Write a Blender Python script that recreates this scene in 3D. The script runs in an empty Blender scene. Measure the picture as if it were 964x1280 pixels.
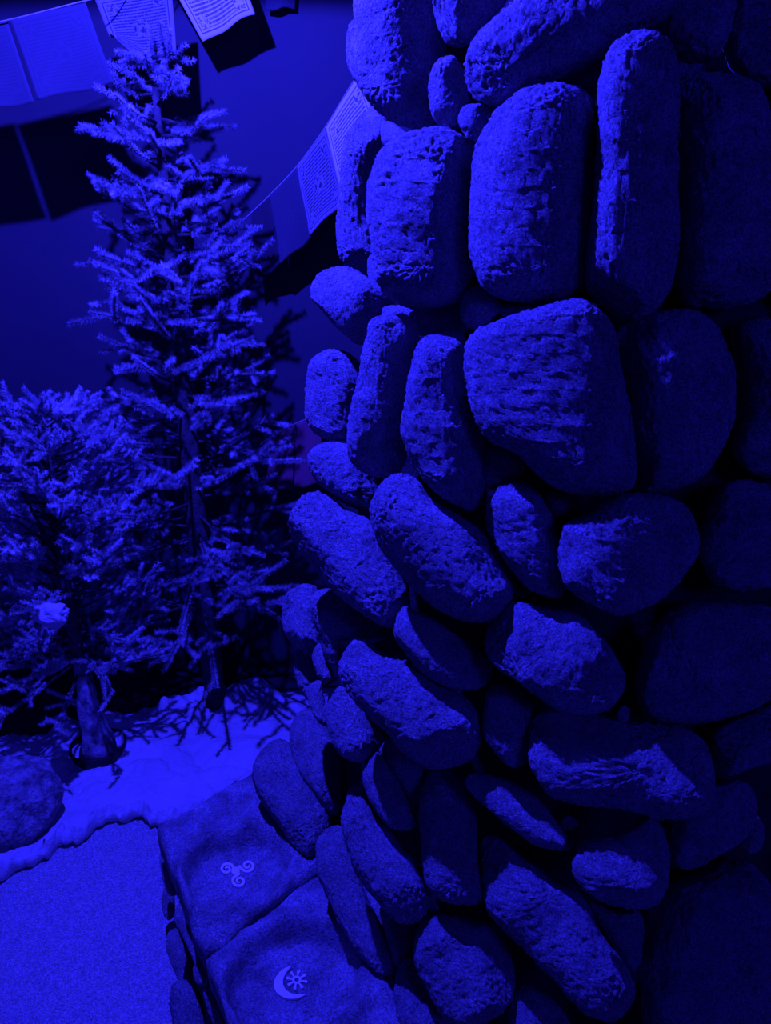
import bpy, bmesh, math, random
import numpy as np
from mathutils import Vector, noise

random.seed(4)
rng = np.random.default_rng(7)
C = bpy.context.scene.collection
SC = bpy.context.scene

# ------------------------------------------------------------------ camera
CAM_Z, PITCH, F = 1.5, math.radians(19.0), 925.0
cam_d = bpy.data.cameras.new('camera')
cam = bpy.data.objects.new('camera', cam_d)
C.objects.link(cam)
cam.location = (0, 0, CAM_Z)
cam.rotation_euler = (math.radians(90) - PITCH, 0, 0)
cam_d.sensor_fit = 'VERTICAL'
cam_d.sensor_height = 36.0
cam_d.sensor_width = 36.0 * 964 / 1280
cam_d.lens = F / 1280 * 36.0
cam_d.clip_start = 0.02
SC.camera = cam

# ------------------------------------------------------------------ world, lamps, exposure
BLUE = (0.0205, 0.0165, 1.0)
w = bpy.data.worlds.new('world')
SC.world = w
w.use_nodes = True
w.node_tree.nodes['Background'].inputs[0].default_value = (0.04, 0.012, 1.0, 1)
w.node_tree.nodes['Background'].inputs[1].default_value = 0.12


def lamp(name, kind, loc, power, size, target=None):
    d = bpy.data.lights.new(name, kind)
    d.energy = power
    d.color = BLUE
    if kind in ('POINT', 'SPOT'):
        d.shadow_soft_size = size
        if kind == 'SPOT':
            d.spot_size = math.radians(172)
            d.spot_blend = .06
    else:
        d.size = size
    o = bpy.data.objects.new(name, d)
    C.objects.link(o)
    o.location = loc
    if target:
        o.rotation_euler = (Vector(target) - Vector(loc)).to_track_quat('-Z', 'Y').to_euler()
    return o


lamp('ceiling_lamp', 'SPOT', (-0.515, 1.27, 2.31), 375, 0.014)   # a shaded lamp hung over the snow, shining down
lamp('fill_light', 'AREA', (1.3, -1.3, 2.2), 20, 0.5, (0.4, 1.2, 0.9))  # added unseen fill behind the camera, lifts the stones' dark sides

SC.view_settings.view_transform = 'Standard'
SC.view_settings.look = 'None'
SC.view_settings.gamma = 1.0
SC.view_settings.use_curve_mapping = False
SC.view_settings.exposure = 0.0


# ------------------------------------------------------------------ helpers
def ray(px, py):
    """Direction from the eye for a point measured on the photograph."""
    u, v = (px - 482.0) / F, (640.0 - py) / F
    c, s = math.cos(PITCH), math.sin(PITCH)
    return Vector((u, c + v * s, -s + v * c))


EYE = Vector((0, 0, CAM_Z))


def at_y(px, py, Y):
    d = ray(px, py)
    return EYE + d * (Y / d.y)


def at_z(px, py, z):
    d = ray(px, py)
    return EYE + d * ((z - CAM_Z) / d.z)


def tag(o, label=None, cat=None, group=None, kind=None):
    if label: o['label'] = label
    if cat: o['category'] = cat
    if group: o['group'] = group
    if kind: o['kind'] = kind
    return o


def link(name, me, mat, parent=None, loc=None, smooth=True):
    if mat is not None:
        me.materials.append(mat)
    if smooth:
        me.polygons.foreach_set('use_smooth', [True] * len(me.polygons))
    o = bpy.data.objects.new(name, me)
    C.objects.link(o)
    if parent: o.parent = parent
    if loc is not None: o.location = loc
    return o


def mesh_from(name, verts, faces):
    me = bpy.data.meshes.new(name)
    me.from_pydata([tuple(v) for v in verts], [], faces)
    me.update()
    return me


def from_bm(name, bm):
    me = bpy.data.meshes.new(name)
    bm.to_mesh(me)
    bm.free()
    return me


def empty(name, loc):
    o = bpy.data.objects.new(name, None)
    C.objects.link(o)
    o.location = loc
    o.empty_display_size = 0.05
    return o


def box_mesh(name, lo, hi):
    bm = bmesh.new()
    bmesh.ops.create_cube(bm, size=1)
    for v in bm.verts:
        v.co = Vector([lo[i] + (v.co[i] + .5) * (hi[i] - lo[i]) for i in range(3)])
    return from_bm(name, bm)


def catmull(pts, n, closed=True):
    """Smooth closed outline resampled to n points of equal spacing."""
    P = np.array(pts, float)
    k = len(P)
    out = []
    for i in range(k if closed else k - 1):
        if closed:
            p0, p1, p2, p3 = P[i - 1], P[i], P[(i + 1) % k], P[(i + 2) % k]
        else:
            p0, p1, p2, p3 = P[max(i - 1, 0)], P[i], P[i + 1], P[min(i + 2, k - 1)]
        for t in np.linspace(0, 1, 12, endpoint=False):
            out.append(0.5 * ((2 * p1) + (-p0 + p2) * t + (2 * p0 - 5 * p1 + 4 * p2 - p3) * t * t
                              + (-p0 + 3 * p1 - 3 * p2 + p3) * t ** 3))
    if closed:
        out.append(out[0])
    else:
        out.append(P[-1])
    out = np.array(out)
    seg = np.r_[0, np.cumsum(np.linalg.norm(np.diff(out, axis=0), axis=1))]
    s = np.linspace(0, seg[-1], n, endpoint=not closed)
    return np.stack([np.interp(s, seg, out[:, j]) for j in range(out.shape[1])], 1)


# ------------------------------------------------------------------ materials
def mat_base(name):
    m = bpy.data.materials.new(name)
    m.use_nodes = True
    nt = m.node_tree
    b = nt.nodes['Principled BSDF']
    return m, nt, b


def N(nt, kind, **kw):
    n = nt.nodes.new(kind)
    for k, v in kw.items():
        if k in n.inputs:
            n.inputs[k].default_value = v
        else:
            setattr(n, k, v)
    return n


def rough_mat(name, c1, c2, scale, bump_scale, bump, dist, rough=0.9, spec=0.2, pits=0.0, mid_scale=None, mid=0.0, grains=0.0):
    """Mottled matt surface: two tones mixed by noise, fine grain and coarser lumps as bump."""
    m, nt, b = mat_base(name)
    L = nt.links.new
    tc = N(nt, 'ShaderNodeTexCoord')
    n1 = N(nt, 'ShaderNodeTexNoise', Scale=scale, Detail=6.0, Roughness=0.6)
    L(tc.outputs['Object'], n1.inputs['Vector'])
    r = N(nt, 'ShaderNodeValToRGB')
    r.color_ramp.elements[0].position = 0.35
    r.color_ramp.elements[1].position = 0.68
    r.color_ramp.elements[0].color = (*c1, 1)
    r.color_ramp.elements[1].color = (*c2, 1)
    L(n1.outputs['Fac'], r.inputs['Fac'])
    if grains:
        ng = N(nt, 'ShaderNodeTexNoise', Scale=grains, Detail=3.0, Roughness=.8)
        L(tc.outputs['Object'], ng.inputs['Vector'])
        mr = N(nt, 'ShaderNodeMapRange')
        mr.inputs['From Min'].default_value = .36
        mr.inputs['From Max'].default_value = .66
        mr.inputs['To Min'].default_value = .45
        mr.inputs['To Max'].default_value = 1.55
        L(ng.outputs['Fac'], mr.inputs['Value'])
        mg = N(nt, 'ShaderNodeVectorMath', operation='SCALE')
        L(r.outputs['Color'], mg.inputs[0])
        L(mr.outputs['Result'], mg.inputs['Scale'])
        L(mg.outputs['Vector'], b.inputs['Base Color'])
    else:
        L(r.outputs['Color'], b.inputs['Base Color'])
    b.inputs['Roughness'].default_value = rough
    b.inputs['Specular IOR Level'].default_value = spec
    n2 = N(nt, 'ShaderNodeTexNoise', Scale=bump_scale, Detail=5.0, Roughness=0.7)
    L(tc.outputs['Object'], n2.inputs['Vector'])
    bp = N(nt, 'ShaderNodeBump', Strength=bump, Distance=dist)
    L(n2.outputs['Fac'], bp.inputs['Height'])
    last = bp
    if mid:
        n3 = N(nt, 'ShaderNodeTexNoise', Scale=mid_scale, Detail=4.0, Roughness=0.6)
        L(tc.outputs['Object'], n3.inputs['Vector'])
        bp2 = N(nt, 'ShaderNodeBump', Strength=mid, Distance=dist * 4)
        L(n3.outputs['Fac'], bp2.inputs['Height'])
        L(last.outputs['Normal'], bp2.inputs['Normal'])
        last = bp2
    if pits:
        vo = N(nt, 'ShaderNodeTexVoronoi', Scale=bump_scale * .5)
        L(tc.outputs['Object'], vo.inputs['Vector'])
        bp3 = N(nt, 'ShaderNodeBump', Strength=pits, Distance=dist)
        L(vo.outputs['Distance'], bp3.inputs['Height'])
        L(last.outputs['Normal'], bp3.inputs['Normal'])
        last = bp3
    L(last.outputs['Normal'], b.inputs['Normal'])
    return m


M_stone = rough_mat('fieldstone', (.44, .44, .445), (.70, .70, .71), 22, 300, 1.0, 0.022, mid_scale=90, mid=.25, grains=330.0)
M_mottled = rough_mat('mottled_rock', (.14, .14, .14), (.80, .80, .80), 30, 150, 1.0, 0.014, mid_scale=40, mid=.5)
M_mortar = rough_mat('dark_mortar', (.02, .02, .022), (.05, .05, .05), 20, 90, 0.6, 0.02)
M_slab = rough_mat('cast_stone', (.22, .22, .225), (.54, .54, .55), 16, 230, 0.9, 0.010, mid_scale=45, mid=.5, grains=280.0)
M_paint = rough_mat('pale_inlay', (.80, .80, .80), (.92, .92, .92), 60, 250, 0.3, 0.002)
M_wall = rough_mat('dark_wall_paint', (.058, .058, .062), (.068, .068, .072), 2.0, 120, 0.08, 0.002, rough=.6, spec=.12)
M_ceil = rough_mat('black_ceiling', (.03, .03, .03), (.04, .04, .04), 3, 60, .1, .002)
M_carpet = rough_mat('pale_carpet', (.62, .62, .62), (.88, .88, .88), 120, 300, 1.0, 0.010, rough=1, spec=0, grains=260.0)
M_snow = rough_mat('snow_batting', (.54, .54, .55), (.68, .68, .69), 7, 45, 0.6, 0.02, rough=1, spec=0)
M_bark = rough_mat('bark', (.05, .045, .04), (.14, .13, .12), 40, 120, 0.9, 0.01)
M_wrap = rough_mat('pale_bark', (.06, .06, .06), (.75, .75, .75), 26, 120, 0.9, 0.01)
M_needle = rough_mat('frosted_needles', (.14, .15, .15), (.70, .71, .71), 9, 60, 0, 0.001, rough=.7)
M_needle2 = rough_mat('juniper_needles', (.20, .21, .21), (.80, .81, .81), 8, 60, 0, 0.001, rough=.7)
M_string = rough_mat('cord', (.4, .4, .4), (.5, .5, .5), 50, 300, .3, .001)
M_tray = rough_mat('black_plastic', (.012, .012, .012), (.03, .03, .03), 20, 100, .3, .002, rough=.5)


def flag_mat(name, tone, ink, contrast):
    """Printed prayer cloth: a border line, rows of broken script and small corner and centre pictures, by the cloth's own UV."""
    m, nt, b = mat_base(name)
    L = nt.links.new
    uv = N(nt, 'ShaderNodeUVMap')
    sp = N(nt, 'ShaderNodeSeparateXYZ')
    L(uv.outputs['UV'], sp.inputs[0])

    def math_n(op, a, b_=None, c_=None):
        n = N(nt, 'ShaderNodeMath', operation=op)
        for i, x in enumerate((a, b_, c_)):
            if x is None: continue
            if isinstance(x, (int, float)):
                n.inputs[i].default_value = x
            else:
                L(x, n.inputs[i])
        return n.outputs[0]
    U, V = sp.outputs[0], sp.outputs[1]
    # rows of script
    row = math_n('FRACT', math_n('MULTIPLY', V, 23.0))
    inrow = math_n('LESS_THAN', row, 0.55)
    mp = N(nt, 'ShaderNodeMapping')
    mp.inputs['Scale'].default_value = (75, 34, 1)
    L(uv.outputs['UV'], mp.inputs['Vector'])
    ns = N(nt, 'ShaderNodeTexNoise', Scale=1.0, Detail=3.0, Roughness=.7)
    L(mp.outputs[0], ns.inputs['Vector'])
    glyph = math_n('GREATER_THAN', ns.outputs['Fac'], 0.43)
    eu = math_n('ABSOLUTE', math_n('SUBTRACT', U, .5))
    ev = math_n('ABSOLUTE', math_n('SUBTRACT', V, .5))
    e = math_n('MAXIMUM', eu, ev)
    inside = math_n('LESS_THAN', e, 0.40)
    text = math_n('MULTIPLY', math_n('MULTIPLY', inrow, glyph), inside)
    # pictures: centre and four corners
    blob = N(nt, 'ShaderNodeTexNoise', Scale=14.0, Detail=4.0, Roughness=.75)
    L(uv.outputs['UV'], blob.inputs['Vector'])
    pic = math_n('GREATER_THAN', blob.outputs['Fac'], 0.52)
    cen = math_n('LESS_THAN', math_n('ADD', math_n('POWER', eu, 2.0), math_n('POWER', ev, 2.0)), 0.016)
    cor = math_n('LESS_THAN', math_n('ADD', math_n('POWER', math_n('SUBTRACT', eu, .31), 2.0),
                                     math_n('POWER', math_n('SUBTRACT', ev, .32), 2.0)), 0.006)
    spot = math_n('MAXIMUM', cen, cor)
    text = math_n('MULTIPLY', text, math_n('SUBTRACT', 1.0, spot))
    pics = math_n('MULTIPLY', pic, spot)
    line = math_n('MULTIPLY', math_n('GREATER_THAN', e, 0.425), math_n('LESS_THAN', e, 0.44))
    inkf = math_n('MULTIPLY', math_n('MAXIMUM', math_n('MAXIMUM', text, pics), line), contrast)
    mx = N(nt, 'ShaderNodeMix', data_type='RGBA')
    mx.inputs['A'].default_value = (*tone, 1)
    mx.inputs['B'].default_value = (*ink, 1)
    L(inkf, mx.inputs['Factor'])
    L(mx.outputs['Result'], b.inputs['Base Color'])
    b.inputs['Roughness'].default_value = .95
    b.inputs['Specular IOR Level'].default_value = .05
    wv = N(nt, 'ShaderNodeTexNoise', Scale=160.0, Detail=2.0)
    L(uv.outputs['UV'], wv.inputs['Vector'])
    bp = N(nt, 'ShaderNodeBump', Strength=.15, Distance=.002)
    L(wv.outputs['Fac'], bp.inputs['Height'])
    L(bp.outputs['Normal'], b.inputs['Normal'])
    return m


# ------------------------------------------------------------------ the setting
WALL_Y = 2.5
tag(link('floor', box_mesh('floor', (-1.75, -2.2, -.08), (2.4, WALL_Y + .1, 0)), M_ceil, smooth=False), kind='structure')
tag(link('wall_back', box_mesh('wall_back', (-1.75, WALL_Y, 0), (2.4, WALL_Y + .1, 2.75)), M_wall, smooth=False), kind='structure')
tag(link('wall_left', box_mesh('wall_left', (-1.75, -2.2, 0), (-1.65, WALL_Y, 2.75)), M_wall, smooth=False), kind='structure')
tag(link('ceiling', box_mesh('ceiling', (-1.75, -2.2, 2.75), (2.4, WALL_Y + .1, 2.85)), M_ceil, smooth=False), kind='structure')

# pillar core: a tapering round drum, seen only as the dark joints between the boulders
AX = Vector((0.45, 1.5, 0))


def R_out(z):
    return 0.745 - 0.177 * (z - 0.44)


bm = bmesh.new()
rings = []
for k in range(20):
    z = k * 2.75 / 19
    ring = []
    for i in range(64):
        a = i / 64 * 2 * math.pi
        r = R_out(z) - (.165 if z < .6 else .124) + .012 * noise.noise(Vector((math.cos(a) * 4, math.sin(a) * 4, z * 5)))
        ring.append(bm.verts.new((AX.x + r * math.cos(a), AX.y + r * math.sin(a), z)))
    rings.append(ring)
for k in range(19):
    for i in range(64):
        bm.faces.new((rings[k][i], rings[k][(i + 1) % 64], rings[k + 1][(i + 1) % 64], rings[k + 1][i]))
bm.faces.new(list(reversed(rings[0])))
bm.faces.new(rings[-1])
tag(link('wall_pillar', from_bm('wall_pillar', bm), M_mortar), kind='structure')


# ------------------------------------------------------------------ boulders of the pillar
def hit_pillar(px, py, off):
    """Where a sight line meets the pillar's outer face (or passes it closest)."""
    d = ray(px, py)
    best, bt = None, 1e9
    for i in range(600):
        t = 0.5 + i * 0.003
        p = EYE + d * t
        r = math.hypot(p.x - AX.x, p.y - AX.y) - (R_out(p.z) + off)
        if r < 0:
            best = p
            break
        if r < bt:
            bt, best = r, p
    n = Vector((best.x - AX.x, best.y - AX.y, 0)).normalized()
    n.z = 0.17 + .55 * min(max((1.15 - best.z) / .6, 0), 1)      # the foot of the pile leans back
    return best, n.normalized()


def rock_mesh(name, B, ridge, Tf, Tb, k, seed, rough=1.0, facets=5, nb=60, nr=9):
    """A closed rounded rock over the plane outline B (n x 2, metres), highest along the ridge segment."""
    a, b = np.array(ridge[0]), np.array(ridge[1])
    ab = b - a
    den = max(float(ab @ ab), 1e-9)
    S = []
    for p in B:
        t = min(max(float((p - a) @ ab) / den, 0), 1)
        S.append(a + ab * round(t * 8) / 8)
    S = np.array(S)
    bm = bmesh.new()
    rings = []
    n = len(B)
    for j in range(2 * nr + 1):
        ph = math.pi * j / (2 * nr)
        s = max(math.sin(ph), 0) ** (2 / k)
        c = math.cos(ph)
        h = (Tf if c > 0 else Tb) * math.copysign(abs(c) ** (2 / k), c)
        P = S + (B - S) * s
        rings.append([bm.verts.new((P[i][0], P[i][1], h)) for i in range(n)])
    for j in range(2 * nr):
        for i in range(n):
            bm.faces.new((rings[j][i], rings[j][(i + 1) % n], rings[j + 1][(i + 1) % n], rings[j + 1][i]))
    bmesh.ops.remove_doubles(bm, verts=bm.verts, dist=1e-5)
    bmesh.ops.dissolve_degenerate(bm, dist=1e-6, edges=bm.edges)
    bmesh.ops.recalc_face_normals(bm, faces=bm.faces)
    rr = random.Random(seed)
    ex = np.ptp(B[:, 0]) / 2
    ey = np.ptp(B[:, 1]) / 2
    mid = Vector((float(B[:, 0].mean()), float(B[:, 1].mean()), 0))
    size = math.sqrt(ex * ey)
    for _ in range(facets):
        an = rr.uniform(0, 2 * math.pi)
        el = rr.uniform(.45, 1.2)
        nn = Vector((math.cos(an) * math.cos(el), math.sin(an) * math.cos(el), math.sin(el)))
        sup = max((v.co - mid).dot(nn) for v in bm.verts)
        cut = sup * rr.uniform(.80, .94)
        for v in bm.verts:
            q = (v.co - mid).dot(nn) - cut
            if q > 0:
                v.co -= nn * q * .85
    bm.normal_update()
    off = Vector((rr.uniform(0, 50), rr.uniform(0, 50), rr.uniform(0, 50)))
    amp = min(size, .09) * rough
    for v in bm.verts:
        nz = noise.fractal(v.co * 13 + off, 1.0, 2.0, 2) * .070 + noise.fractal(v.co * 42 + off, 1.0, 2.0, 3) * .016
        v.co += v.normal * nz * amp
    bmesh.ops.recalc_face_normals(bm, faces=bm.faces)
    return from_bm(name, bm)


ROCKS = 0


def clouds(name, size, depth):
    t = bpy.data.textures.new(name, 'CLOUDS')
    t.noise_scale = size
    t.noise_depth = depth
    t.noise_basis = 'ORIGINAL_PERLIN'
    t.intensity, t.contrast = 1.0, 1.6
    return t


T_grain = clouds('stone_grain', .0052, 2)
T_lump = clouds('stone_lump', .028, 3)


def grain_mods(o, m):
    """Real relief of the rough stone skin: finer mesh, lumps, then sandy grain."""
    sub = o.modifiers.new('finer', 'SUBSURF')
    sub.levels = sub.render_levels = 1
    for tex, st in ((T_lump, min(.0016, m * .03)), (T_grain, min(.0070, m * .11))):
        d = o.modifiers.new('relief', 'DISPLACE')
        d.texture = tex
        d.texture_coords = 'LOCAL'
        d.strength = st
        d.mid_level = .5


def rock_on(name, label, cat, group, outline, Cp, nrm, mat, ridge=None, tf=.70, tb=.48, k=2.05, rough=1.0, facets=5, nb=60):
    """Traced outline -> its own plane at the real distance -> a solid rock with real thickness."""
    global ROCKS
    ROCKS += 1
    e1 = Vector((0, 0, 1)).cross(nrm).normalized()
    e2 = nrm.cross(e1).normalized()

    def flat(px, py):
        d = ray(px, py)
        p = EYE + d * ((Cp - EYE).dot(nrm) / d.dot(nrm)) - Cp
        return (p.dot(e1), p.dot(e2))
    B = np.array([flat(*p) for p in catmull(outline, nb)])
    x, y = B[:, 0], B[:, 1]
    area = abs(np.sum(x * np.roll(y, -1) - np.roll(x, -1) * y)) / 2
    m = math.sqrt(area / math.pi)
    cen = B.mean(0)
    if ridge is None:
        cov = np.cov((B - cen).T)
        wv, ve = np.linalg.eigh(cov)
        ax = ve[:, 1] * math.sqrt(max(wv[1] - wv[0], 0)) * .95
        rd = (cen - ax, cen + ax)
    else:
        rd = (np.array(flat(*ridge[0])), np.array(flat(*ridge[1])))
    per = 2 * math.pi * m
    nb = int(min(max(per / .0068, 44), 110))
    B = np.array([flat(*p) for p in catmull(outline, nb)])
    half = math.sqrt(max(np.linalg.eigvalsh(np.cov((B - B.mean(0)).T))[0], 1e-8)) * 1.5      # half the narrow way
    m = min(m, 1.2 * half)
    me = rock_mesh(name, B, rd, tf * m, tb * m, k, ROCKS, rough, facets, nb, max(8, nb // 6))
    from mathutils import Matrix
    o = link(name, me, mat)
    o.matrix_world = Matrix.Translation(Cp) @ Matrix((e1, e2, nrm)).transposed().to_4x4()
    grain_mods(o, m)
    return tag(o, label, cat, group)


PILLAR_GROUP = 'stones stacked in the round pillar'


def S(name, label, outline, off=0.0, foot=None, **kw):
    P = np.array(outline, float)
    cx, cy = catmull(outline, 60).mean(0)
    Cp, n = hit_pillar(cx, cy, off - .035)
    view = (EYE - Cp).normalized()
    nrm = (n * .55 + view * .45).normalized()
    if foot:                                   # rests on the bench slab at this point
        P0 = at_z(foot[0], foot[1], .345)
        d = ray(cx, cy)
        Cp = EYE + d * ((P0 - EYE).dot(nrm) / d.dot(nrm))
    cat = {'boulder': 'boulder', 'rock': 'rock', 'pebble': 'pebble'}[name]
    return rock_on(name, label, cat, PILLAR_GROUP, outline, Cp, nrm, M_stone, **kw)


# --- top course
S('boulder', 'tall knobbly boulder at the top of the pillar edge, just above the white printed flag',
  [(455, -45), (453, -5), (455, 30), (446, 45), (444, 75), (450, 98), (468, 125), (492, 150), (520, 162), (541, 156), (547, 125), (552, 85), (548, 35), (541, -10), (525, -50)],
  ridge=((512, -5), (508, 115)), facets=2, rough=.5)
S('boulder', 'dark wedge-shaped boulder, its lower tip pointing down at the small oval rock',
  [(538, -60), (543, 0), (547, 28), (556, 54), (572, 61), (590, 50), (608, 28), (634, 0), (640, -50), (590, -80)], off=-.015)
S('boulder', 'big slanting boulder whose lit face lies above the pair of rounded blocks',
  [(582, 100), (584, 75), (597, 48), (622, 24), (655, -6), (700, -40), (800, -60), (838, -20), (838, 18), (805, 42), (760, 68), (715, 95), (670, 118), (632, 128), (602, 128), (587, 115)],
  ridge=((640, 90), (785, 15)), facets=2, rough=.6)
S('boulder', 'unlit flat-bottomed block over the tall upright boulder and the large shadowed one',
  [(800, -60), (805, 10), (826, 52), (852, 76), (888, 74), (905, 55), (914, 30), (916, -60)], off=-.03)
S('boulder', 'almost black boulder in the topmost dark corner of the pillar',
  [(908, -60), (904, 50), (930, 97), (968, 106), (1010, 100), (1020, -60)], off=-.045)
S('rock', 'small oval rock standing between the knobbly boulder and the slanting boulder',
  [(562, 68), (548, 79), (539, 100), (537, 122), (541, 145), (551, 160), (563, 165), (577, 155), (585, 138), (583, 110), (577, 84)])
S('rock', 'fist-sized rock wedged under the slanting boulder, above the taller rounded block',
  [(572, 140), (585, 131), (606, 131), (616, 142), (606, 160), (594, 180), (580, 168), (573, 153)])
S('boulder', 'rounded block with a dark pit low on its lit face, beside the printed flags',
  [(474, 205), (487, 184), (520, 168), (555, 163), (580, 170), (590, 186), (587, 235), (592, 285), (595, 340), (585, 366), (560, 381), (525, 389), (500, 385), (481, 367), (472, 330), (466, 275), (465, 235)],
  tf=.62, k=2.2, ridge=((566, 205), (552, 335)), facets=2, rough=.7)
S('boulder', 'large smooth rounded block against the long side of the tall upright boulder',
  [(589, 190), (600, 164), (622, 140), (655, 116), (690, 107), (722, 112), (743, 130), (747, 165), (745, 250), (742, 312), (736, 346), (720, 366), (690, 377), (655, 378), (620, 368), (601, 350), (590, 310), (588, 250)],
  tf=.62, k=2.0, ridge=((705, 150), (690, 335)), facets=1, rough=.55)
S('boulder', 'tall upright boulder shaped like a loaf on end, lit down one long edge',
  [(756, 85), (765, 62), (785, 48), (805, 46), (828, 55), (843, 75), (848, 120), (848, 250), (845, 320), (835, 365), (815, 390), (785, 397), (760, 390), (742, 375), (734, 350), (736, 310), (742, 240), (748, 150)],
  off=.015, tf=.85, k=2.4, ridge=((800, 80), (772, 360)))
S('boulder', 'large shadowed boulder beside the tall upright one, faint specks on its face',
  [(846, 110), (860, 93), (890, 88), (922, 95), (950, 115), (966, 160), (972, 250), (968, 340), (956, 370), (930, 384), (890, 391), (856, 385), (842, 362), (848, 300), (851, 200)], off=-.02)
S('boulder', 'dark boulder cut by the picture edge, next to the large speckled shadowed one',
  [(978, 120), (1010, 100), (1060, 140), (1060, 340), (1010, 385), (975, 370), (976, 250)], off=-.04)
S('boulder', 'thin tall slab of rock on the pillar edge, overlapping the white printed flag',
  [(463, 132), (474, 140), (482, 165), (472, 205), (468, 250), (470, 300), (474, 325), (468, 343), (454, 345), (440, 336), (433, 320), (431, 298), (436, 250), (442, 210), (451, 168)],
  off=-.035, ridge=((462, 160), (450, 310)))
S('pebble', 'small pointed stone filling the gap above the pitted rounded block',
  [(484, 152), (497, 158), (513, 172), (502, 186), (486, 192), (480, 175)], off=-.05)
S('rock', 'narrow stone sliver low at the side of the pitted rounded block',
  [(465, 319), (474, 326), (480, 350), (488, 378), (478, 392), (468, 376), (463, 345)], off=-.03)
S('rock', 'dark flat stone between the pitted rounded block and the finger-shaped boulders below it',
  [(476, 384), (510, 382), (552, 380), (580, 384), (586, 412), (562, 424), (530, 420), (505, 410), (484, 402)], off=-.06)
# --- second course
S('boulder', 'bright-topped squat boulder jutting from the pillar edge, below the printed flags',
  [(393, 360), (398, 343), (419, 334), (437, 335), (452, 347), (468, 353), (480, 370), (482, 392), (472, 416), (460, 432), (445, 428), (424, 410), (405, 391), (394, 375)],
  ridge=((420, 388), (474, 374)), off=.0)
S('rock', 'small rock below the smooth rounded block, squeezed above the huge lit boulder',
  [(576, 376), (587, 361), (603, 357), (620, 370), (626, 384), (616, 398), (600, 412), (586, 410), (577, 396)], off=-.02)
S('pebble', 'thin dark stone lying along the top of the huge lit boulder',
  [(622, 382), (655, 380), (700, 375), (728, 368), (724, 384), (680, 394), (636, 400)], off=-.05)
S('boulder', 'slim leaning boulder between the hook-lit boulder and the broad finger-shaped one',
  [(470, 405), (485, 394), (505, 393), (515, 404), (519, 432), (512, 480), (508, 530), (508, 570), (500, 590), (480, 598), (460, 592), (447, 575), (443, 550), (447, 510), (456, 455)],
  ridge=((500, 415), (475, 560)), tf=.75)
S('boulder', 'broad finger-shaped boulder touching the pale edge of the huge lit boulder',
  [(530, 430), (545, 414), (565, 412), (578, 422), (583, 445), (588, 480), (593, 510), (604, 540), (607, 570), (604, 610), (596, 636), (575, 632), (550, 615), (525, 590), (508, 565), (503, 538), (509, 500), (518, 465)],
  ridge=((565, 435), (572, 590)), tf=.7)
S('boulder', 'huge lit boulder in the middle of the pillar, with a sharp bright ridge',
  [(584, 428), (598, 411), (640, 395), (690, 380), (722, 375), (748, 387), (766, 408), (775, 450), (785, 500), (793, 560), (796, 598), (780, 617), (740, 621), (700, 612), (670, 590), (645, 565), (620, 555), (600, 535), (587, 500), (582, 460)],
  off=.012, k=1.85, tf=.68, ridge=((742, 402), (736, 570)), facets=0, rough=.45)
S('boulder', 'huge shadowed boulder with a thin lit triangle, butted against the huge lit one',
  [(772, 410), (800, 394), (840, 387), (876, 389), (904, 420), (920, 460), (918, 510), (905, 555), (880, 590), (842, 610), (800, 616), (785, 590), (780, 520), (775, 450)],
  off=-.012, tf=.62, ridge=((835, 430), (840, 560)))
S('boulder', 'dim boulder at the picture edge beside the huge shadowed boulder',
  [(915, 415), (940, 400), (1000, 388), (1040, 480), (1010, 590), (950, 593), (925, 580), (914, 550), (922, 500), (924, 460)], off=-.03)
S('boulder', 'hook-lit boulder on the pillar edge, just above the dull cloth flags',
  [(392, 470), (400, 447), (415, 437), (432, 440), (446, 455), (452, 478), (448, 512), (444, 545), (425, 549), (408, 545), (394, 520), (390, 495)],
  ridge=((430, 452), (412, 530)))
S('boulder', 'small boulder with a shadow oval on its bright top, touching the dull cloth flags',
  [(389, 576), (395, 561), (412, 554), (440, 556), (456, 570), (466, 600), (471, 620), (468, 638), (450, 640), (430, 632), (410, 612), (395, 596)],
  ridge=((415, 585), (450, 615)))
# --- third course
S('boulder', 'large drooping boulder on the pillar edge, over the narrow rocks by the snow',
  [(375, 650), (380, 630), (392, 616), (410, 616), (436, 638), (462, 648), (476, 665), (485, 690), (500, 728), (508, 755), (505, 775), (490, 786), (460, 770), (430, 745), (400, 715), (383, 690), (374, 670)],
  ridge=((395, 640), (480, 745)), off=.01)
S('boulder', 'long bright-topped boulder slanting down beneath the two finger-shaped boulders',
  [(469, 630), (478, 608), (495, 593), (511, 592), (526, 605), (546, 630), (580, 650), (610, 670), (624, 692), (636, 720), (640, 745), (625, 768), (600, 776), (570, 770), (540, 755), (510, 725), (485, 690), (471, 655)],
  facets=2, rough=.7, ridge=((505, 640), (610, 735)), off=.012)
S('rock', 'half-lit rock tucked under the huge lit boulder, beside the broad finger-shaped one',
  [(599, 570), (605, 555), (630, 558), (650, 570), (656, 590), (640, 600), (618, 612), (602, 602)], off=-.03)
S('boulder', 'egg-shaped boulder standing between the long slanting boulder and the rounded half-lit one',
  [(603, 640), (610, 621), (630, 601), (645, 597), (660, 605), (680, 630), (696, 660), (705, 700), (706, 743), (690, 747), (660, 735), (640, 712), (620, 682), (606, 660)],
  ridge=((668, 628), (672, 712)))
S('pebble', 'little rock with one lit corner, below the huge lit boulder',
  [(683, 622), (692, 614), (712, 626), (708, 641), (692, 647), (684, 638)], off=-.04)
S('pebble', 'pebble caught in the joint under the egg-shaped boulder',
  [(634, 722), (641, 726), (650, 735), (662, 741), (655, 747), (642, 744), (635, 735)], off=-.04)
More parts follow.
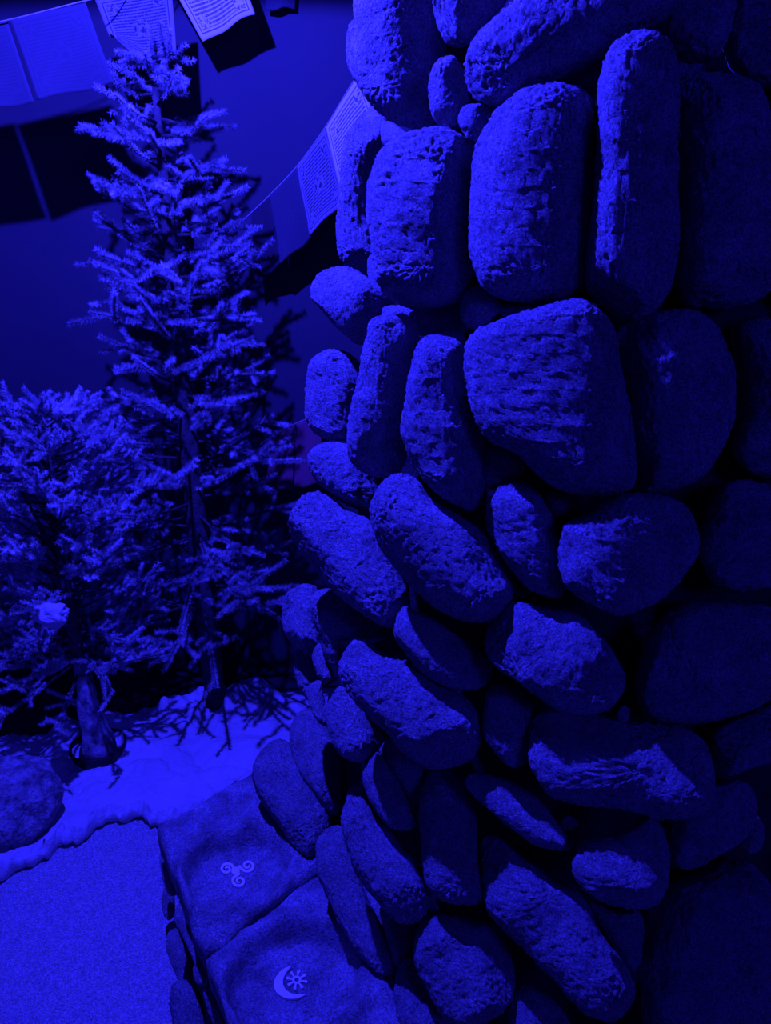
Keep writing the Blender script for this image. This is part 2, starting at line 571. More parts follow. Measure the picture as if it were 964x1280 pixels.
S('boulder', 'rounded boulder, one half lit and one half dark, under the huge shadowed boulder',
  [(697, 665), (706, 652), (740, 641), (757, 630), (792, 618), (830, 620), (860, 635), (874, 660), (875, 690), (860, 720), (835, 745), (800, 762), (770, 768), (740, 755), (715, 740), (700, 715), (695, 690)],
  tf=.6, off=.045, ridge=((788, 642), (752, 738)))
S('boulder', 'dim boulder at the picture edge beside the rounded half-lit boulder',
  [(880, 650), (890, 621), (910, 602), (950, 605), (1010, 630), (1020, 715), (950, 732), (900, 733), (881, 715), (874, 680)], off=-.02)
# --- fourth course
S('rock', 'domed rock with a bright cap on the pillar edge, nearest the bare tree branches',
  [(357, 778), (360, 753), (373, 737), (393, 730), (399, 760), (403, 800), (399, 822), (380, 816), (365, 802)], off=.0)
S('rock', 'dark smooth rock under the bright-capped domed rock, overhanging the snow',
  [(371, 830), (376, 812), (398, 812), (404, 840), (398, 868), (386, 876), (376, 860)], off=-.02)
S('boulder', 'shadowed boulder under the large drooping one, with one thin lit streak',
  [(394, 740), (412, 736), (442, 755), (472, 780), (480, 797), (452, 805), (436, 812), (430, 828), (426, 843), (413, 830), (401, 797), (395, 766)], off=-.02)
S('rock', 'small lit oval rock wedged beside the streaked shadowed boulder',
  [(391, 822), (397, 806), (405, 804), (411, 820), (416, 846), (407, 852), (397, 846), (391, 833)], off=-.005)
S('rock', 'narrow lit rock right above the snow, under the small lit oval rock',
  [(383, 865), (392, 853), (401, 848), (403, 870), (409, 895), (405, 907), (393, 892)], off=-.01)
S('boulder', 'boulder with a lit cap and black lower half, beside the long curved boulder',
  [(410, 890), (415, 872), (428, 857), (443, 868), (452, 886), (463, 910), (466, 930), (456, 951), (440, 951), (421, 936), (412, 913)],
  ridge=((428, 880), (445, 930)))
S('boulder', 'long curved boulder, wavy shadow across it, over the leaf-shaped rocks by the bench',
  [(427, 815), (434, 798), (443, 793), (460, 807), (485, 818), (515, 824), (545, 845), (580, 870), (600, 890), (605, 912), (598, 936), (580, 957), (545, 960), (515, 945), (490, 920), (465, 895), (445, 870), (430, 845)],
  ridge=((455, 855), (550, 922)), off=.012)
S('boulder', 'boulder with a pointed lit corner, lodged between the long slanting and long curved boulders',
  [(495, 786), (500, 765), (508, 757), (522, 767), (542, 773), (562, 790), (590, 808), (610, 828), (613, 850), (596, 861), (565, 858), (540, 848), (515, 826), (500, 806)],
  ridge=((520, 805), (598, 846)))
S('boulder', 'bright-topped angular boulder directly under the rounded half-lit boulder',
  [(608, 782), (614, 766), (640, 752), (680, 759), (715, 763), (731, 776), (760, 808), (778, 840), (775, 870), (750, 890), (720, 892), (690, 880), (655, 856), (625, 836), (610, 816)],
  ridge=((645, 835), (758, 852)), off=.015, k=2.2)
S('rock', 'squarish rock lit only along one upright edge, below the bright-topped angular boulder',
  [(609, 868), (619, 855), (640, 859), (662, 870), (669, 900), (662, 940), (650, 959), (635, 957), (616, 936), (604, 912)], off=-.01, ridge=((632, 870), (636, 930)))
S('boulder', 'wide dark boulder with two separate lit patches, above the knuckle-shaped rock',
  [(661, 925), (668, 893), (700, 882), (750, 895), (800, 905), (850, 906), (880, 930), (890, 965), (885, 1000), (860, 1021), (825, 1026), (795, 1016), (760, 1006), (710, 1004), (680, 986), (662, 956)],
  ridge=((795, 955), (845, 985)), off=.02)
S('boulder', 'large dim boulder beside the bright-topped angular one, reaching the picture edge',
  [(800, 830), (815, 785), (850, 756), (900, 750), (960, 755), (1030, 770), (1030, 850), (965, 872), (920, 895), (870, 903), (820, 900), (797, 878)], off=-.01)
S('boulder', 'dim angular boulder under the large dim one at the picture edge',
  [(892, 915), (930, 896), (970, 876), (1020, 860), (1020, 930), (945, 955), (908, 970), (896, 945)], off=-.03)
S('pebble', 'pebble on top of the wide two-patched boulder, below the angular bright-topped one',
  [(770, 891), (779, 881), (788, 889), (784, 902), (774, 901)], off=.02)
# --- fifth course and foot
S('rock', 'dim angular rock beside the knuckle-shaped rock, under the wide two-patched boulder',
  [(850, 1012), (880, 985), (920, 975), (943, 990), (945, 1020), (930, 1045), (890, 1075), (860, 1088), (845, 1080), (840, 1042)], off=-.03)
S('pebble', 'dark stone peeping out behind the dim angular rock',
  [(935, 1030), (948, 1020), (956, 1040), (950, 1062), (934, 1066), (926, 1050)], off=-.05)
S('rock', 'knuckle-shaped rock, lit in front, above the large dark boulder at the bottom corner',
  [(714, 1085), (724, 1060), (745, 1047), (770, 1045), (790, 1034), (815, 1020), (831, 1040), (837, 1080), (831, 1110), (815, 1132), (780, 1136), (750, 1125), (725, 1106)],
  off=.055, ridge=((796, 1050), (792, 1100)))
S('pebble', 'lone lit pebble in the dark gap above the long wedge boulder',
  [(700, 1028), (706, 1020), (716, 1022), (724, 1030), (716, 1037), (704, 1037)], off=-.035)
S('rock', 'slender lit rock slanting over the long wedge boulder',
  [(580, 976), (589, 966), (615, 970), (645, 980), (668, 995), (692, 1022), (708, 1043), (718, 1058), (692, 1064), (660, 1050), (625, 1022), (597, 997)],
  ridge=((608, 1003), (700, 1058)))
S('boulder', 'long wedge boulder, its lit face running down to the bottom of the picture',
  [(597, 1062), (604, 1044), (620, 1045), (650, 1070), (690, 1098), (715, 1106), (734, 1128), (752, 1165), (778, 1200), (795, 1245), (770, 1275), (725, 1258), (690, 1222), (650, 1185), (615, 1142), (602, 1100)],
  ridge=((690, 1115), (770, 1232)), off=.015)
S('rock', 'upright rock, dark above and dimly lit below, beside the long wedge boulder',
  [(527, 990), (537, 966), (575, 968), (594, 1010), (599, 1070), (606, 1118), (592, 1132), (560, 1128), (540, 1110), (529, 1060)],
  ridge=((550, 1000), (575, 1100)), off=-.02)
S('rock', 'leaf-shaped lit rock standing in the dark gap under the long curved boulder',
  [(454, 966), (461, 941), (470, 939), (490, 965), (510, 1003), (522, 1028), (511, 1038), (490, 1035), (470, 1012), (457, 988)], off=-.01)
S('rock', 'dark rubble stone behind the leaf-shaped rock',
  [(474, 938), (500, 918), (522, 940), (532, 975), (530, 1012), (512, 995), (490, 962)], off=-.05)
S('rock', 'dark rubble stone under the lit-capped boulder and the long curved one',
  [(455, 905), (470, 895), (495, 915), (480, 935), (468, 945), (458, 935)], off=-.06)
S('boulder', 'pitted grey boulder leaning on the bench end, next to the snow',
  [(323, 967), (333, 939), (350, 924), (366, 935), (386, 970), (406, 1010), (408, 1042), (400, 1066), (388, 1073), (365, 1055), (341, 1021), (326, 992)],
  ridge=((352, 955), (385, 1040)), foot=(386, 1071))
S('boulder', 'leaning boulder just behind the pitted one at the bench end',
  [(364, 925), (371, 900), (383, 886), (401, 896), (416, 921), (428, 951), (427, 985), (425, 1015), (412, 1021), (390, 992), (370, 956)],
  ridge=((388, 910), (410, 990)), foot=(400, 1060))
S('boulder', 'bent boulder, broad and lit, beside the leaf-shaped rock over the bench',
  [(431, 1005), (436, 982), (450, 977), (461, 995), (477, 1030), (507, 1063), (531, 1075), (538, 1105), (536, 1135), (520, 1156), (495, 1151), (470, 1122), (445, 1082), (432, 1040)],
  ridge=((448, 1005), (512, 1110)), off=.01)
S('boulder', 'long blade-shaped boulder lying along the bench slabs',
  [(397, 1062), (404, 1039), (418, 1031), (436, 1050), (447, 1090), (467, 1140), (491, 1180), (497, 1210), (481, 1221), (455, 1201), (425, 1152), (403, 1102)],
  ridge=((418, 1055), (478, 1195)), off=.0, foot=(478, 1219))
S('boulder', 'blocky lit boulder with a deep bite in its side, at the bottom of the pillar',
  [(517, 1185), (529, 1155), (550, 1143), (600, 1152), (621, 1156), (636, 1185), (643, 1225), (641, 1252), (620, 1275), (580, 1285), (550, 1262), (526, 1220)],
  ridge=((570, 1175), (600, 1240)), off=.015)
S('rock', 'pointed rock at the bottom edge between the bench slab and the blocky bitten boulder',
  [(495, 1222), (504, 1200), (518, 1194), (530, 1215), (547, 1245), (566, 1295), (540, 1320), (505, 1300), (495, 1252)], off=.01, foot=(492, 1248))
S('rock', 'rounded rock cut by the bottom edge, under the long wedge boulder',
  [(636, 1262), (645, 1236), (665, 1231), (692, 1250), (720, 1295), (695, 1330), (650, 1325)], off=.015)
S('pebble', 'tiny upright stone chip above the blocky bitten boulder',
  [(536, 1118), (540, 1111), (545, 1118), (549, 1142), (542, 1146), (537, 1134)], off=-.03)
S('boulder', 'large dark boulder filling the bottom corner of the picture',
  [(806, 1135), (850, 1100), (920, 1075), (952, 1092), (978, 1140), (1020, 1210), (1020, 1340), (830, 1340), (802, 1250)], off=-.01, tb=.3)
S('boulder', 'dim rock showing only its edge beside the large dark corner boulder',
  [(950, 1232), (975, 1218), (1040, 1230), (1040, 1330), (960, 1330), (944, 1275)], off=.04)
S('rock', 'dark rock in the shadow between the long wedge boulder and the corner boulder',
  [(735, 1128), (770, 1140), (800, 1140), (806, 1180), (800, 1230), (780, 1205), (755, 1165)], off=-.06)
S('rock', 'added filler rock darkening the gap between the blade-shaped boulder and the blocky bitten one',
  [(475, 1130), (500, 1150), (522, 1158), (516, 1195), (499, 1212), (486, 1180)], off=-.03)  # added rock: hides the lit slab behind so the gap stays dark


# ------------------------------------------------------------------ bench of two carved slabs on piled stones
ZS = 0.35                                            # slab rim height
A_ = at_z(195, 1032, ZS); J_ = at_z(256, 1192, ZS)
along = (J_ - A_).normalized()
across = Vector((-along.y, along.x, 0))
if across.x < 0: across = -across
L1 = (J_ - A_).length
WID = .34


def slab(name, label, org, length, width, basin, z_add, seed, skew):
    """A cast slab with a rounded rim and a dished hollow; local x = across, y = along."""
    nx, ny = 70, 70
    bc, br = basin
    V, Fc = [], []

    def edge(t):
        return min(t, 1 - t)
    for j in range(ny + 1):
        for i in range(nx + 1):
            u, v = i / nx, j / ny
            x = u * width
            y = v * length + skew * (u - .0) * .10
            wob = noise.noise(Vector((x * 16 + seed, y * 16, 0)))
            x += .006 * wob * (1 if u in (0, 1) else .3)
            y += .006 * noise.noise(Vector((x * 14, y * 14 + seed, 3)))
            r = math.hypot((x - bc[0]) / br[0], (y - bc[1]) / br[1]) * (1 + .09 * noise.noise(Vector((x * 20 + seed, y * 20, 9))))
            t = min(max((1.07 - r) / .15, 0), 1)
            dip = t * t * (3 - 2 * t)
            rim = math.exp(-((r - 1.16) / .12) ** 2) * .010
            d = min(edge(u) * width, edge(v) * length)
            rnd = min(d / .018, 1)
            z = -.038 * dip + rim - .004 * math.exp(-((r - .55) / .10) ** 2) - .014 * (1 - math.sqrt(max(1 - (1 - rnd) ** 2, 0)))
            z += (.009 * noise.fractal(Vector((x * 18 + seed, y * 18, 1)), 1, 2, 3)) * (1 - .75 * dip)
            V.append((x, y, z))
    ntop = len(V)

    def idx(i, j): return j * (nx + 1) + i
    for j in range(ny):
        for i in range(nx):
            Fc.append((idx(i, j), idx(i + 1, j), idx(i + 1, j + 1), idx(i, j + 1)))
    loop = [idx(i, 0) for i in range(nx)] + [idx(nx, j) for j in range(ny)] + [idx(i, ny) for i in range(nx, 0, -1)] + [idx(0, j) for j in range(ny, 0, -1)]
    base = {}
    for q in loop:
        x, y, z = V[q]
        base[q] = len(V)
        V.append((x + .006 * noise.noise(Vector((x * 30, y * 30, 5))), y, -.055 + .006 * noise.noise(Vector((x * 25, y * 25, 8)))))
    for a in range(len(loop)):
        p, q = loop[a], loop[(a + 1) % len(loop)]
        Fc.append((p, base[p], base[q], q))
    Fc.append([base[q] for q in loop][::-1])
    me = mesh_from(name, V, Fc)
    bm = bmesh.new(); bm.from_mesh(me)
    bmesh.ops.recalc_face_normals(bm, faces=bm.faces)
    bm.to_mesh(me); bm.free()
    o = link(name, me, M_slab)
    from mathutils import Matrix
    o.matrix_world = Matrix.Translation(Vector((org.x, org.y, ZS + z_add))) @ Matrix((across, along, Vector((0, 0, 1)))).transposed().to_4x4()
    bpy.context.view_layer.update()
    return tag(o, label, 'slab', 'carved slabs on the bench')


def local_basin(org, px, py):
    p = at_z(px, py, ZS - .018) - Vector((org.x, org.y, ZS - .018))
    return (p.dot(across), p.dot(along))


slab_one = slab('stone_slab', 'bench slab carved with a pale triple spiral, next to the snow', A_, L1 - .004, WID,
                (local_basin(A_, 297, 1092), (.098, .098)), 0, 3.1, -1)
slab_two = slab('stone_slab', 'bench slab carved with a pale crescent moon and sun, at the bottom of the picture', J_, .46, WID,
                (local_basin(J_, 368, 1228), (.110, .100)), -.003, 8.7, -1)


def inlay(name, parent, polys, z, label=None, step=0.0):
    """Thin raised inlay made of closed outlines measured on the slab's hollow; 2.5 mm thick."""
    bm = bmesh.new()
    inv = parent.matrix_world.inverted()
    for kp, poly in enumerate(polys):
        pts = [inv @ at_z(px, py, z) + Vector((0, 0, step * (kp // 40))) for px, py in poly]
        top = [bm.verts.new(p) for p in pts]
        bot = [bm.verts.new(p - Vector((0, 0, .006))) for p in pts]
        bm.faces.new(top); bm.faces.new(bot[::-1])
        n = len(pts)
        for i in range(n):
            bm.faces.new((top[i], bot[i], bot[(i + 1) % n], top[(i + 1) % n]))
    bmesh.ops.recalc_face_normals(bm, faces=bm.faces)
    bmesh.ops.triangulate(bm, faces=[f for f in bm.faces if len(f.verts) > 4])
    o = link(name, from_bm(name, bm), M_paint, parent, smooth=False)
    if label: o['label'] = label
    return o


def ribbon(path, widths):
    P = np.array(path, float)
    T = np.gradient(P, axis=0)
    T /= np.linalg.norm(T, axis=1)[:, None]
    Nn = np.stack([-T[:, 1], T[:, 0]], 1)
    W = np.array(widths)[:, None] / 2
    quads = []
    Lp, Rp = P + Nn * W, P - Nn * W
    for i in range(len(P) - 1):
        quads.append([Lp[i], Lp[i + 1], Rp[i + 1], Rp[i]])
    return quads


hub = np.array((294.5, 1089.0))
polys = []
for (cx, cy), sgn in (((283.5, 1086.0), 1), ((309.5, 1082.0), 1), ((299.0, 1101.5), 1)):
    c = np.array((cx, cy))
    d = hub - c
    a0 = math.atan2(d[1], d[0])
    pts, wd = [], []
    for t in np.linspace(0, 1, 40):
        a = a0 + sgn * (-.35 + t * 2 * math.pi * 1.55) * -1
        r = 9.2 * (1 - t) + 1.6 * t
        pts.append((c[0] + r * math.cos(a), c[1] + .86 * r * math.sin(a)))
        wd.append(3.6 * (1 - t) + 2.0 * t)
    pts = [tuple(hub)] + pts
    wd = [4.0] + wd
    polys += ribbon(pts, wd)
polys.append([(hub[0] + 5.2 * math.cos(a), hub[1] + 4.8 * math.sin(a)) for a in np.linspace(0, 2 * math.pi, 14, endpoint=False)])
inlay('triple_spiral', slab_one, polys, ZS - .0335, 'pale raised triple spiral', .0004)


def crop(x, y): return (180 + x / 3.0125, 980 + y / 3.0125)


outer = catmull([crop(*p) for p in ((556, 683), (525, 697), (500, 722), (488, 752), (500, 785), (535, 806), (575, 806), (613, 790))], 24, closed=False)
inner = catmull([crop(*p) for p in ((613, 790), (575, 792), (545, 783), (526, 762), (524, 735), (536, 708), (556, 683))], 24, closed=False)
moon = []
for i in range(23):
    moon.append([outer[i], outer[i + 1], inner[::-1][i + 1], inner[::-1][i]])
inlay('crescent_moon', slab_two, moon, ZS - .0365, 'pale raised crescent moon')
sun = []
c0 = np.array(crop(575, 737))
for k in range(20):
    a, b = 2 * math.pi * k / 20, 2 * math.pi * (k + 1) / 20
    sun.append([(c0[0] + r * math.cos(q), c0[1] + r * .9 * math.sin(q)) for r, q in ((3.0, a), (5.6, a), (5.6, b), (3.0, b))])
for k in range(8):
    a = 2 * math.pi * k / 8 + .2
    pts = []
    for r, wq in ((5.0, -.9), (9.0, -1.1), (12.0, -1.9), (13.3, -1.2), (13.3, 1.2), (12.0, 1.9), (9.0, 1.1), (5.0, .9)):
        pts.append((c0[0] + r * math.cos(a) - wq * math.sin(a), c0[1] + .9 * (r * math.sin(a) + wq * math.cos(a))))
    sun.append(pts)
inlay('sun_sign', slab_two, sun, ZS - .0365, 'pale raised eight-rayed sun')

# masonry body under the slabs
bm = bmesh.new()
bmesh.ops.create_cube(bm, size=1)
for v in bm.verts:
    p = A_ + along * ((v.co.y + .5) * .74 + .04) + across * ((v.co.x + .5) * .20 + .05)
    v.co = Vector((p.x, p.y, (v.co.z + .5) * (ZS - .055)))
tag(link('bench_base', from_bm('bench_base', bm), M_mortar, smooth=False), 'dark masonry base of the low bench, behind its facing stones', 'bench')

# facing stones of the bench, on its carpet side
BENCH_GROUP = 'stones facing the bench'
nface = (-across * .8 + Vector((0, 0, .25))).normalized()


def BS(label, outline, z, inset=0.0, **kw):
    c = np.array(outline, float).mean(0)
    Cp = at_z(c[0], c[1], z)
    view = (EYE - Cp).normalized()
    nrm = (nface * .5 + view * .5).normalized()
    return rock_on('rock', label, 'rock', BENCH_GROUP, outline, Cp, nrm, M_stone, tb=.8, tf=.5, **kw)


BS('dark stone under the far corner of the spiral slab, touching the carpet', [(200, 1062), (210, 1075), (220, 1100), (222, 1118), (214, 1122), (207, 1112), (202, 1090)], .22)
BS('rounded stone on the carpet below the dark corner stone of the bench', [(203, 1118), (210, 1108), (216, 1120), (215, 1145), (210, 1150), (204, 1138)], .09)
BS('long flat stone lying under the edge of the spiral slab, sloping toward the moon slab', [(216, 1140), (221, 1118), (232, 1140), (246, 1172), (256, 1203), (250, 1214), (240, 1192), (226, 1165)], .26)
BS('dark stone between the carpet and the long flat stone of the bench', [(211, 1165), (220, 1160), (232, 1185), (242, 1215), (244, 1238), (230, 1240), (220, 1215), (212, 1190)], .13)
BS('small lit oval stone set in the carpet side of the bench', [(211, 1174), (217, 1171), (224, 1182), (226, 1197), (220, 1200), (214, 1190)], .14)
BS('stubby lit stone under the corner where the two slabs meet', [(243, 1207), (251, 1206), (259, 1210), (259, 1228), (250, 1232), (243, 1222)], .24)
BS('tall dark stone at the carpet, the lowest seen of the bench side', [(212, 1242), (218, 1228), (232, 1224), (246, 1240), (252, 1270), (248, 1300), (225, 1300), (215, 1268)], .12)
BS('dark narrow stone under the edge of the moon slab', [(256, 1232), (268, 1236), (282, 1262), (292, 1290), (278, 1300), (262, 1270)], .2)

# ------------------------------------------------------------------ carpet, then the snow blanket
tag(link('carpet', box_mesh('carpet', (-1.64, -1.6, 0), (-.12, 2.0, .003)), M_carpet, smooth=False),
    'pale short-pile carpet on the floor between the bench and the snow', 'carpet')

front = catmull([(-150, 1160), (-60, 1128), (-5, 1107), (30, 1090), (62, 1078), (72, 1064), (105, 1058), (122, 1040), (150, 1030), (172, 1026), (195, 1036), (240, 1030), (330, 990), (420, 960)], 200, closed=False)
fp = np.array([at_z(p[0], p[1], 0.0)[:2] for p in front])


def snow_front(x):
    return float(np.interp(x, fp[:, 0], fp[:, 1]))


nx, ny = 260, 130
V, Fc = [], []
X0, X1 = float(fp[0, 0]), -.2


def snow_back(x):
    return float(np.interp(x, [-1.6, -1.25, -.95, -.67, -.5, -.3], [1.98, 2.02, 2.10, 2.25, 2.33, 2.28]))


def snow_h(x, y, yf, yb):
    d = max(y - yf, 0)
    e = max(yb - y, 0)
    nrm = noise.fractal(Vector((x * 5, y * 5, 1)), 1, 2, 3)
    fold = abs(noise.noise(Vector((x * 8 + y * 3, y * 9, 7)))) + .5 * abs(noise.noise(Vector((x * 17, y * 15, 2))))
    fine = noise.fractal(Vector((x * 30, y * 30, 2)), 1, 2, 2)
    calm = math.exp(-((x + .70) ** 2 / .07 + (y - 1.55) ** 2 / .04))
    back = min(max((d - .35) / .4, 0), 1)
    h = .052 + (.020 * nrm + .030 * fold + .006 * fine) * (1 - .75 * calm)
    h += back * (.035 + .07 * nrm + .09 * fold)
    return max(h, .025) * min(1, .25 + .75 * math.sqrt(min(e / .10, 1)))


LIP = [(.035, .004), (.012, .006), (.0, .016), (-.004, .030), (.002, .042), (.014, .050)]
for j in range(ny + 1):
    for i in range(nx + 1):
        x = X0 + (X1 - X0) * i / nx
        wob = noise.fractal(Vector((x * 12, 0, 3)), 1, 2, 3)
        yf = snow_front(x) + .03 * wob + .012 * noise.fractal(Vector((x * 45, 2, 3)), 1, 2, 3)
        yb = snow_back(x) + .03 * noise.noise(Vector((x * 9, 4, 1)))
        if j < len(LIP):
            q = 1.5 * noise.fractal(Vector((x * 30, j * .5, 3)), 1, 2, 3)
            y, z = yf + LIP[j][0] * (1 + .5 * q), LIP[j][1] * (1 + .4 * q)
            z = z * snow_h(x, yf + .02, yf, yb) / .060
        else:
            t = ((j - len(LIP) + 1) / (ny - len(LIP) + 1)) ** 1.25
            y = yf + .016 + (yb - yf - .016) * t
            z = snow_h(x, y, yf, yb)
            if j == ny: z = .0
        V.append((x, y, z))
for j in range(ny):
    for i in range(nx):
        a = j * (nx + 1) + i
        Fc.append((a, a + 1, a + nx + 2, a + nx + 1))
snow = link('snow_blanket', mesh_from('snow_blanket', V, Fc), M_snow)
tag(snow, 'crumpled white snow blanket spread over the floor under the trees', 'snow')
SNOW = (V, nx, ny)


def snow_z(x, y):
    best, bz = 1e9, 0
    for (a, b, c) in V:
        d = (a - x) ** 2 + (b - y) ** 2
        if d < best: best, bz = d, c
    return bz


# mottled rock on the snow
Cp = at_z(32, 1012, .11)
o = rock_on('rock', 'rough mottled rock half cut off by the picture edge, on the snow', 'rock', None,
            [(-40, 990), (-25, 960), (10, 946), (40, 946), (66, 960), (78, 985), (74, 1015), (55, 1040), (30, 1055), (-5, 1062), (-38, 1040)],
            Cp, (EYE - Cp).normalized() * .7 + Vector((0, 0, .4)), M_mottled, tf=.75, tb=.7, rough=1.6)

# ------------------------------------------------------------------ trees


def tube(bm, pts, radii, seg=10, cap=True):
    rings = []
    for i, p in enumerate(pts):
        p = Vector(p)
        d = (Vector(pts[min(i + 1, len(pts) - 1)]) - Vector(pts[max(i - 1, 0)])).normalized()
        a = d.cross(Vector((.31, .95, .05))).normalized()
        b = d.cross(a)
        rings.append([bm.verts.new(p + (a * math.cos(q) + b * math.sin(q)) * radii[i]) for q in [2 * math.pi * k / seg for k in range(seg)]])
    for r0, r1 in zip(rings, rings[1:]):
        for k in range(seg):
            bm.faces.new((r0[k], r0[(k + 1) % seg], r1[(k + 1) % seg], r1[k]))
    if cap:
        bm.faces.new(rings[0][::-1]); bm.faces.new(rings[-1])


def needles(twigs, per_m, length, width, tilt, spread=1.0):
    """One mesh of slim three-sided needles set round every twig (p0, p1)."""
    V, Fc = [], []
    for p0, p1 in twigs:
        p0, p1 = np.array(p0), np.array(p1)
        ax = p1 - p0
        ln = np.linalg.norm(ax)
        if ln < 1e-4: continue
        ax /= ln
        a = np.cross(ax, (.2, .3, .93)); a /= np.linalg.norm(a)
        b = np.cross(ax, a)
        n = int(per_m * ln) + 6
        t = rng.uniform(0, 1, n)
        ph = rng.uniform(0, 2 * math.pi, n)
        rad = np.cos(ph)[:, None] * a + np.sin(ph)[:, None] * b
        tl = rng.normal(tilt, .22, n)[:, None]
        d = ax * np.cos(tl) + rad * np.sin(tl) * spread
        L = length * rng.uniform(.65, 1.15, n)[:, None]
        root = p0 + ax * (t * ln)[:, None]
        tip = root + d * L
        s = np.cross(d, ax + rad * .3); s /= np.maximum(np.linalg.norm(s, axis=1), 1e-6)[:, None]
        q = np.cross(d, s)
        w = width
        base = len(V)
        tri = np.stack([root + s * w, root - s * w * .5 + q * w * .8, root - s * w * .5 - q * w * .8, tip], 1)
        V.extend(map(tuple, tri.reshape(-1, 3)))
        for k in range(n):
            o_ = base + 4 * k
            Fc.append((o_, o_ + 1, o_ + 3)); Fc.append((o_ + 1, o_ + 2, o_ + 3)); Fc.append((o_ + 2, o_, o_ + 3))
    return V, Fc


def spruce():
    base = Vector((-.575, 2.16, 0))
    base.z = snow_z(base.x, base.y) - .015
    root = empty('fir_tree', base)
    tag(root, 'tall narrow frosted fir tree with a bare pole trunk, standing in the snow', 'tree')
    H = 1.98
    top = Vector((-.02, .0, H))
    bm = bmesh.new()
    pts = [(0, 0, 0), (-.008, 0, .45), (-.014, 0, 1.0), (-.018, 0, 1.5), (-.02, 0, H - .08)]
    tube(bm, pts, [.034, .033, .028, .018, .006], 16)
    link('trunk', from_bm('trunk', bm), M_bark, root)
    rr = random.Random(11)
    twigs = []
    bmw = bmesh.new()
    nbr = 116
    for k in range(nbr):
        f = (k + .5) / nbr
        z = .33 + (H - .39) * f
        prof = np.interp(z, [.3, .5, .8, 1.1, 1.35, 1.6, 1.8, 1.95], [.42, .40, .34, .29, .25, .22, .15, .04])
        ang = k * 2.39996 + rr.uniform(-.4, .4)
        Lb = prof * rr.uniform(.72, 1.12)
        up = rr.uniform(.0, .55) if z > .7 else rr.uniform(-.35, .25)
        o3 = np.array((-.01 - .005 * z, 0, z))
        d = np.array((math.cos(ang), math.sin(ang), up)); d /= np.linalg.norm(d)
        d[1] = min(d[1], .27 / Lb)
        mid = o3 + d * Lb * .5 + np.array((0, 0, -.012))
        tip = o3 + d * Lb + np.array((0, 0, rr.uniform(-.03, .05)))
        tube(bmw, [tuple(o3), tuple(mid), tuple(tip)], [.005, .004, .002], 5)
        twigs.append((o3 + (mid - o3) * .6, mid)); twigs.append((mid, tip))
        side = np.cross(d, (0, 0, 1)); side /= np.linalg.norm(side)
        ns = 3 if z > 1.6 else 5
        for q in range(ns):
            t = rr.uniform(.25, .92)
            s = (-1) ** q
            p = o3 + (tip - o3) * t
            dd = d * rr.uniform(.35, .9) + side * s * rr.uniform(.5, 1.1) + np.array((0, 0, rr.uniform(-.45, .6)))
            dd /= np.linalg.norm(dd)
            ln = rr.uniform(.055, .125) * (1.0 if z < 1.5 else .8)
            e_ = p + dd * ln
            e_[1] = min(e_[1], .30)
            twigs.append((p, e_))
    # leader
    twigs.append((np.array((-.02, 0, H - .2)), np.array((-.02, 0, H))))
    Vn, Fn = needles(twigs, 3300, .0128, .0009, 1.2)
    link('branches', from_bm('branches', bmw), M_bark, root)
    f = link('needles', mesh_from('needles', Vn, Fn), M_needle, root, smooth=False)
    f['kind'] = 'stuff'
    return root


spruce()


